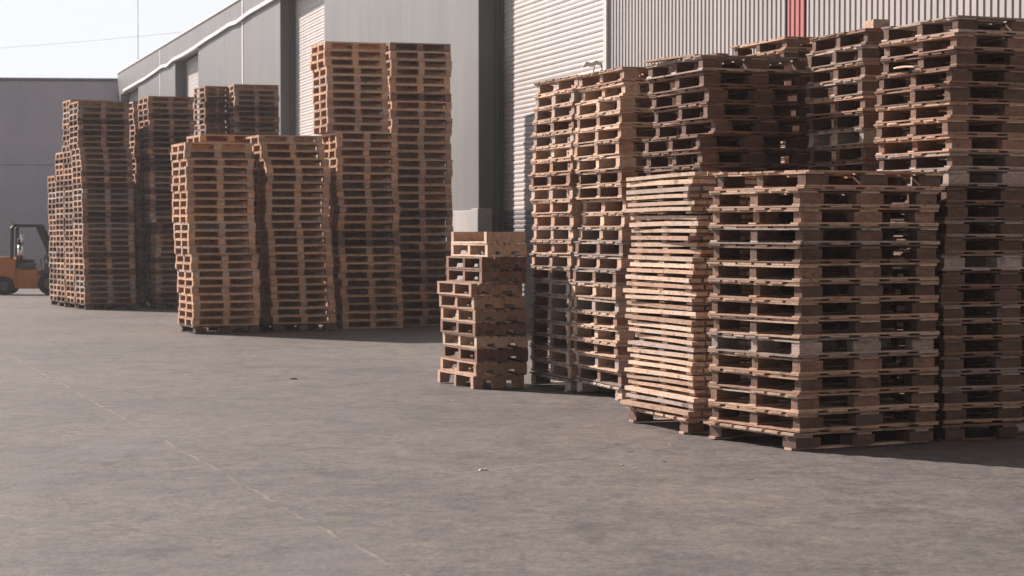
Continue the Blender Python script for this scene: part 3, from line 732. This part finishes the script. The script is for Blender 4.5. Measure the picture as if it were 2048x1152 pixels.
# local x forward (right in photo), wheels at x=0 (rear) and 1.62 (front)
m = MB(); m.prism([(-.62, .36), (-.60, 1.0), (-.5, 1.18), (.12, 1.22), (.34, 1.12), (.34, .86), (.36, .20), (.30, .2), (.26, .42), (.1, .56), (-.1, .58), (-.26, .5), (-.36, .36)], -.52, .52)
m.build('counterweight', M_OR, fk, .03)
m = MB(); m.prism([(.36, .2), (.365, .86), (.5, .80), (1.02, .80), (1.02, .62), (1.24, .60), (1.24, .2)], -.52, .52); m.build('chassis', M_OR, fk, .02)
m = MB(); m.box(.4, .95, -.40, .40, .81, 1.0); m.build('hood', simple('hood_grey', (0.12, 0.11, 0.10), .5), fk, .03)
m = MB(); m.prism([(1.03, .62), (1.03, .70), (1.16, .72), (1.28, 1.04), (1.42, 1.04), (1.42, .5), (1.2, .5)], -.46, .46); m.tube([(1.12, -.3, .7), (1.08, -.3, 1.15)], .02); m.tube([(1.2, -.2, .75), (1.18, -.2, 1.2)], .018); m.box(.95, 1.25, -.44, -.2, .62, .78); m.build('dashboard', simple('dash', (0.10, 0.10, 0.095), .5), fk, .02)
st = MB(); st.box(.42, .86, -.25, .25, 1.01, 1.12); st.prism([(.36, 1.1), (.48, 1.1), (.42, 1.62), (.32, 1.6)], -.23, .23); st.tube([(.42, 0, 1.6), (.42, 0, 1.78)], .11, 10); st.prism([(.3, 1.0), (.52, 1.0), (.5, 1.22), (.36, 1.3)], -.36, .36); st.build('seat', M_SEAT, fk, .04)
m = MB(); m.tube([(1.30, 0, 1.0), (1.18, 0, 1.22)], .02); 
m.tube([(1.18 + .10 * math.sin(a_ * .524) * .5, .18 * math.cos(a_ * .524), 1.22 + .10 * math.sin(a_ * .524)) for a_ in range(13)], .016, 6); m.build('steering_wheel', M_BK, fk)
for sy in (-.47, .47):
    m = MB(); m.tube([(.22, sy, 1.15), (.24, sy, 2.12), (.34, sy, 2.2)], .06); m.build('guard_post', M_BK, fk)
    m = MB(); m.tube([(1.44, sy, .9), (1.30, sy, 1.5), (1.0, sy, 2.2)], .075); m.build('guard_post', M_BK, fk)
m = MB()
for sy in (-.47, .47): m.tube([(.3, sy, 2.2), (1.02, sy, 2.2)], .055)
for k in range(7): xx = .32 + k * .11; m.box(xx - .012, xx + .012, -.47, .47, 2.185, 2.225)
m.build('guard_roof', M_BK, fk)
for nm, x0, rad, wd in (('rear', 0, .29, .22), ('front', 1.40, .36, .26)):
    for sy in (-.52, .52):
        w = MB(); prof = [(rad * .98, 0), (rad, .03), (rad, .97), (rad * .98, 1.0)]
        y0 = sy - wd / 2
        w.tube([(x0, y0, rad), (x0, y0 + .03, rad), (x0, y0 + wd - .03, rad), (x0, y0 + wd, rad)], [rad * .88, rad, rad, rad * .88], 28)
        t_ = w.build('wheel', M_TY, fk)
        q = MB(); q.tube([(x0, y0 - .01, rad), (x0, y0 + wd + .01, rad)], rad * .5, 20); q.build('rim', M_RIM, t_)
for sy in (-.34, .34):
    m = MB(); m.box(1.46, 1.66, sy - .07, sy + .05, .1, 2.3); m.build('mast_rail', M_BK, fk)
m = MB()
for zz in (.3, 1.2, 2.2): m.box(1.52, 1.6, -.268, .268, zz, zz + .1)
m.tube([(1.56, 0, .2), (1.56, 0, 2.0)], .05); m.build('mast_cylinder', M_BK, fk)
m = MB(); m.box(1.66, 1.72, -.5, .5, .2, .32); m.box(1.66, 1.72, -.5, .5, .62, .74); m.build('carriage', M_BK, fk)
for sy in (-.28, .28):
    m = MB(); m.prism([(1.725, .05), (1.725, .75), (1.77, .75), (1.77, .1), (2.85, .07), (2.85, .05)], sy - .06, sy + .06); m.build('fork', M_BK, fk)
for (lx, ly, lz, rr_) in ((.26, -.5, 2.30, .075), (.17, -.5, 2.05, .06)):
    m = MB(); m.tube([(lx, ly - .02, lz), (lx, ly + .07, lz)], [rr_, rr_ * .8], 14); m.tube([(lx, ly, lz - rr_), (.24, ly + .04, lz - rr_ - .06)], .012, 6)
    m.build('lamp', M_CH, fk, smooth=False)
m = MB(); m.tube([(.5, -.2, 1.62), (.5, -.2, 1.9)], [.035, .05], 10); m.tube([(.45, -.3, 1.15), (.45, -.3, 1.55)], [.08, .07], 12); m.build('gas_bottle', M_CH, fk, smooth=True)

# splinters and chips swept around the stacks
g_ = random.Random(21)
spots = [(1245, 932), (1262, 905), (1330, 925), (905, 802), (1500, 960), (700, 700), (1235, 888), (1340, 890), (1430, 905)]
base_ = []
for i in range(3):
    m = MB(); L_ = (.05, .075, .035)[i]; w_ = (.008, .006, .014)[i]
    m.hexa([(-L_, -w_, 0), (L_, -w_ * .3, 0), (L_ * .8, w_ * .6, 0), (-L_ * .9, w_, 0), (-L_, -w_, .006), (L_, -w_ * .3, .005), (L_ * .8, w_ * .6, .009), (-L_ * .9, w_, .007)])
    base_.append(m.mesh('wood_splinter', WOOD[('fresh', 'tan', 'dull')[i]]))
for i, (x_, y_) in enumerate(spots):
    X, d = gpt(x_, y_); o = bpy.data.objects.new('wood_splinter', base_[i % 3]); COL.objects.link(o)
    o.location = (X, d, gz(d) + .001); o.rotation_euler = (0, 0, g_.uniform(0, 6.28)); s_ = g_.uniform(.35, .75); o.scale = (s_, s_, s_)
    tag(o, 'small wood splinter lying on the yard in front of the stacks', 'splinter', 'wood splinters on the yard')
# ------------------------------------------------------------------ thin haze in the air
m, t, n, l, p = newmat('haze_air'); n.remove(p)
pv = n.new('ShaderNodeVolumePrincipled'); pv.inputs['Color'].default_value = (0.88, 0.92, 1.0, 1); pv.inputs['Density'].default_value = 0.0005
pv.inputs['Anisotropy'].default_value = 0.3
l.new(pv.outputs[0], n['Material Output'].inputs['Volume'])
h = MB().box(-405, 405, -65, 905, gz(905) - 1, 26).build('haze', m); tag(h, kind='stuff')
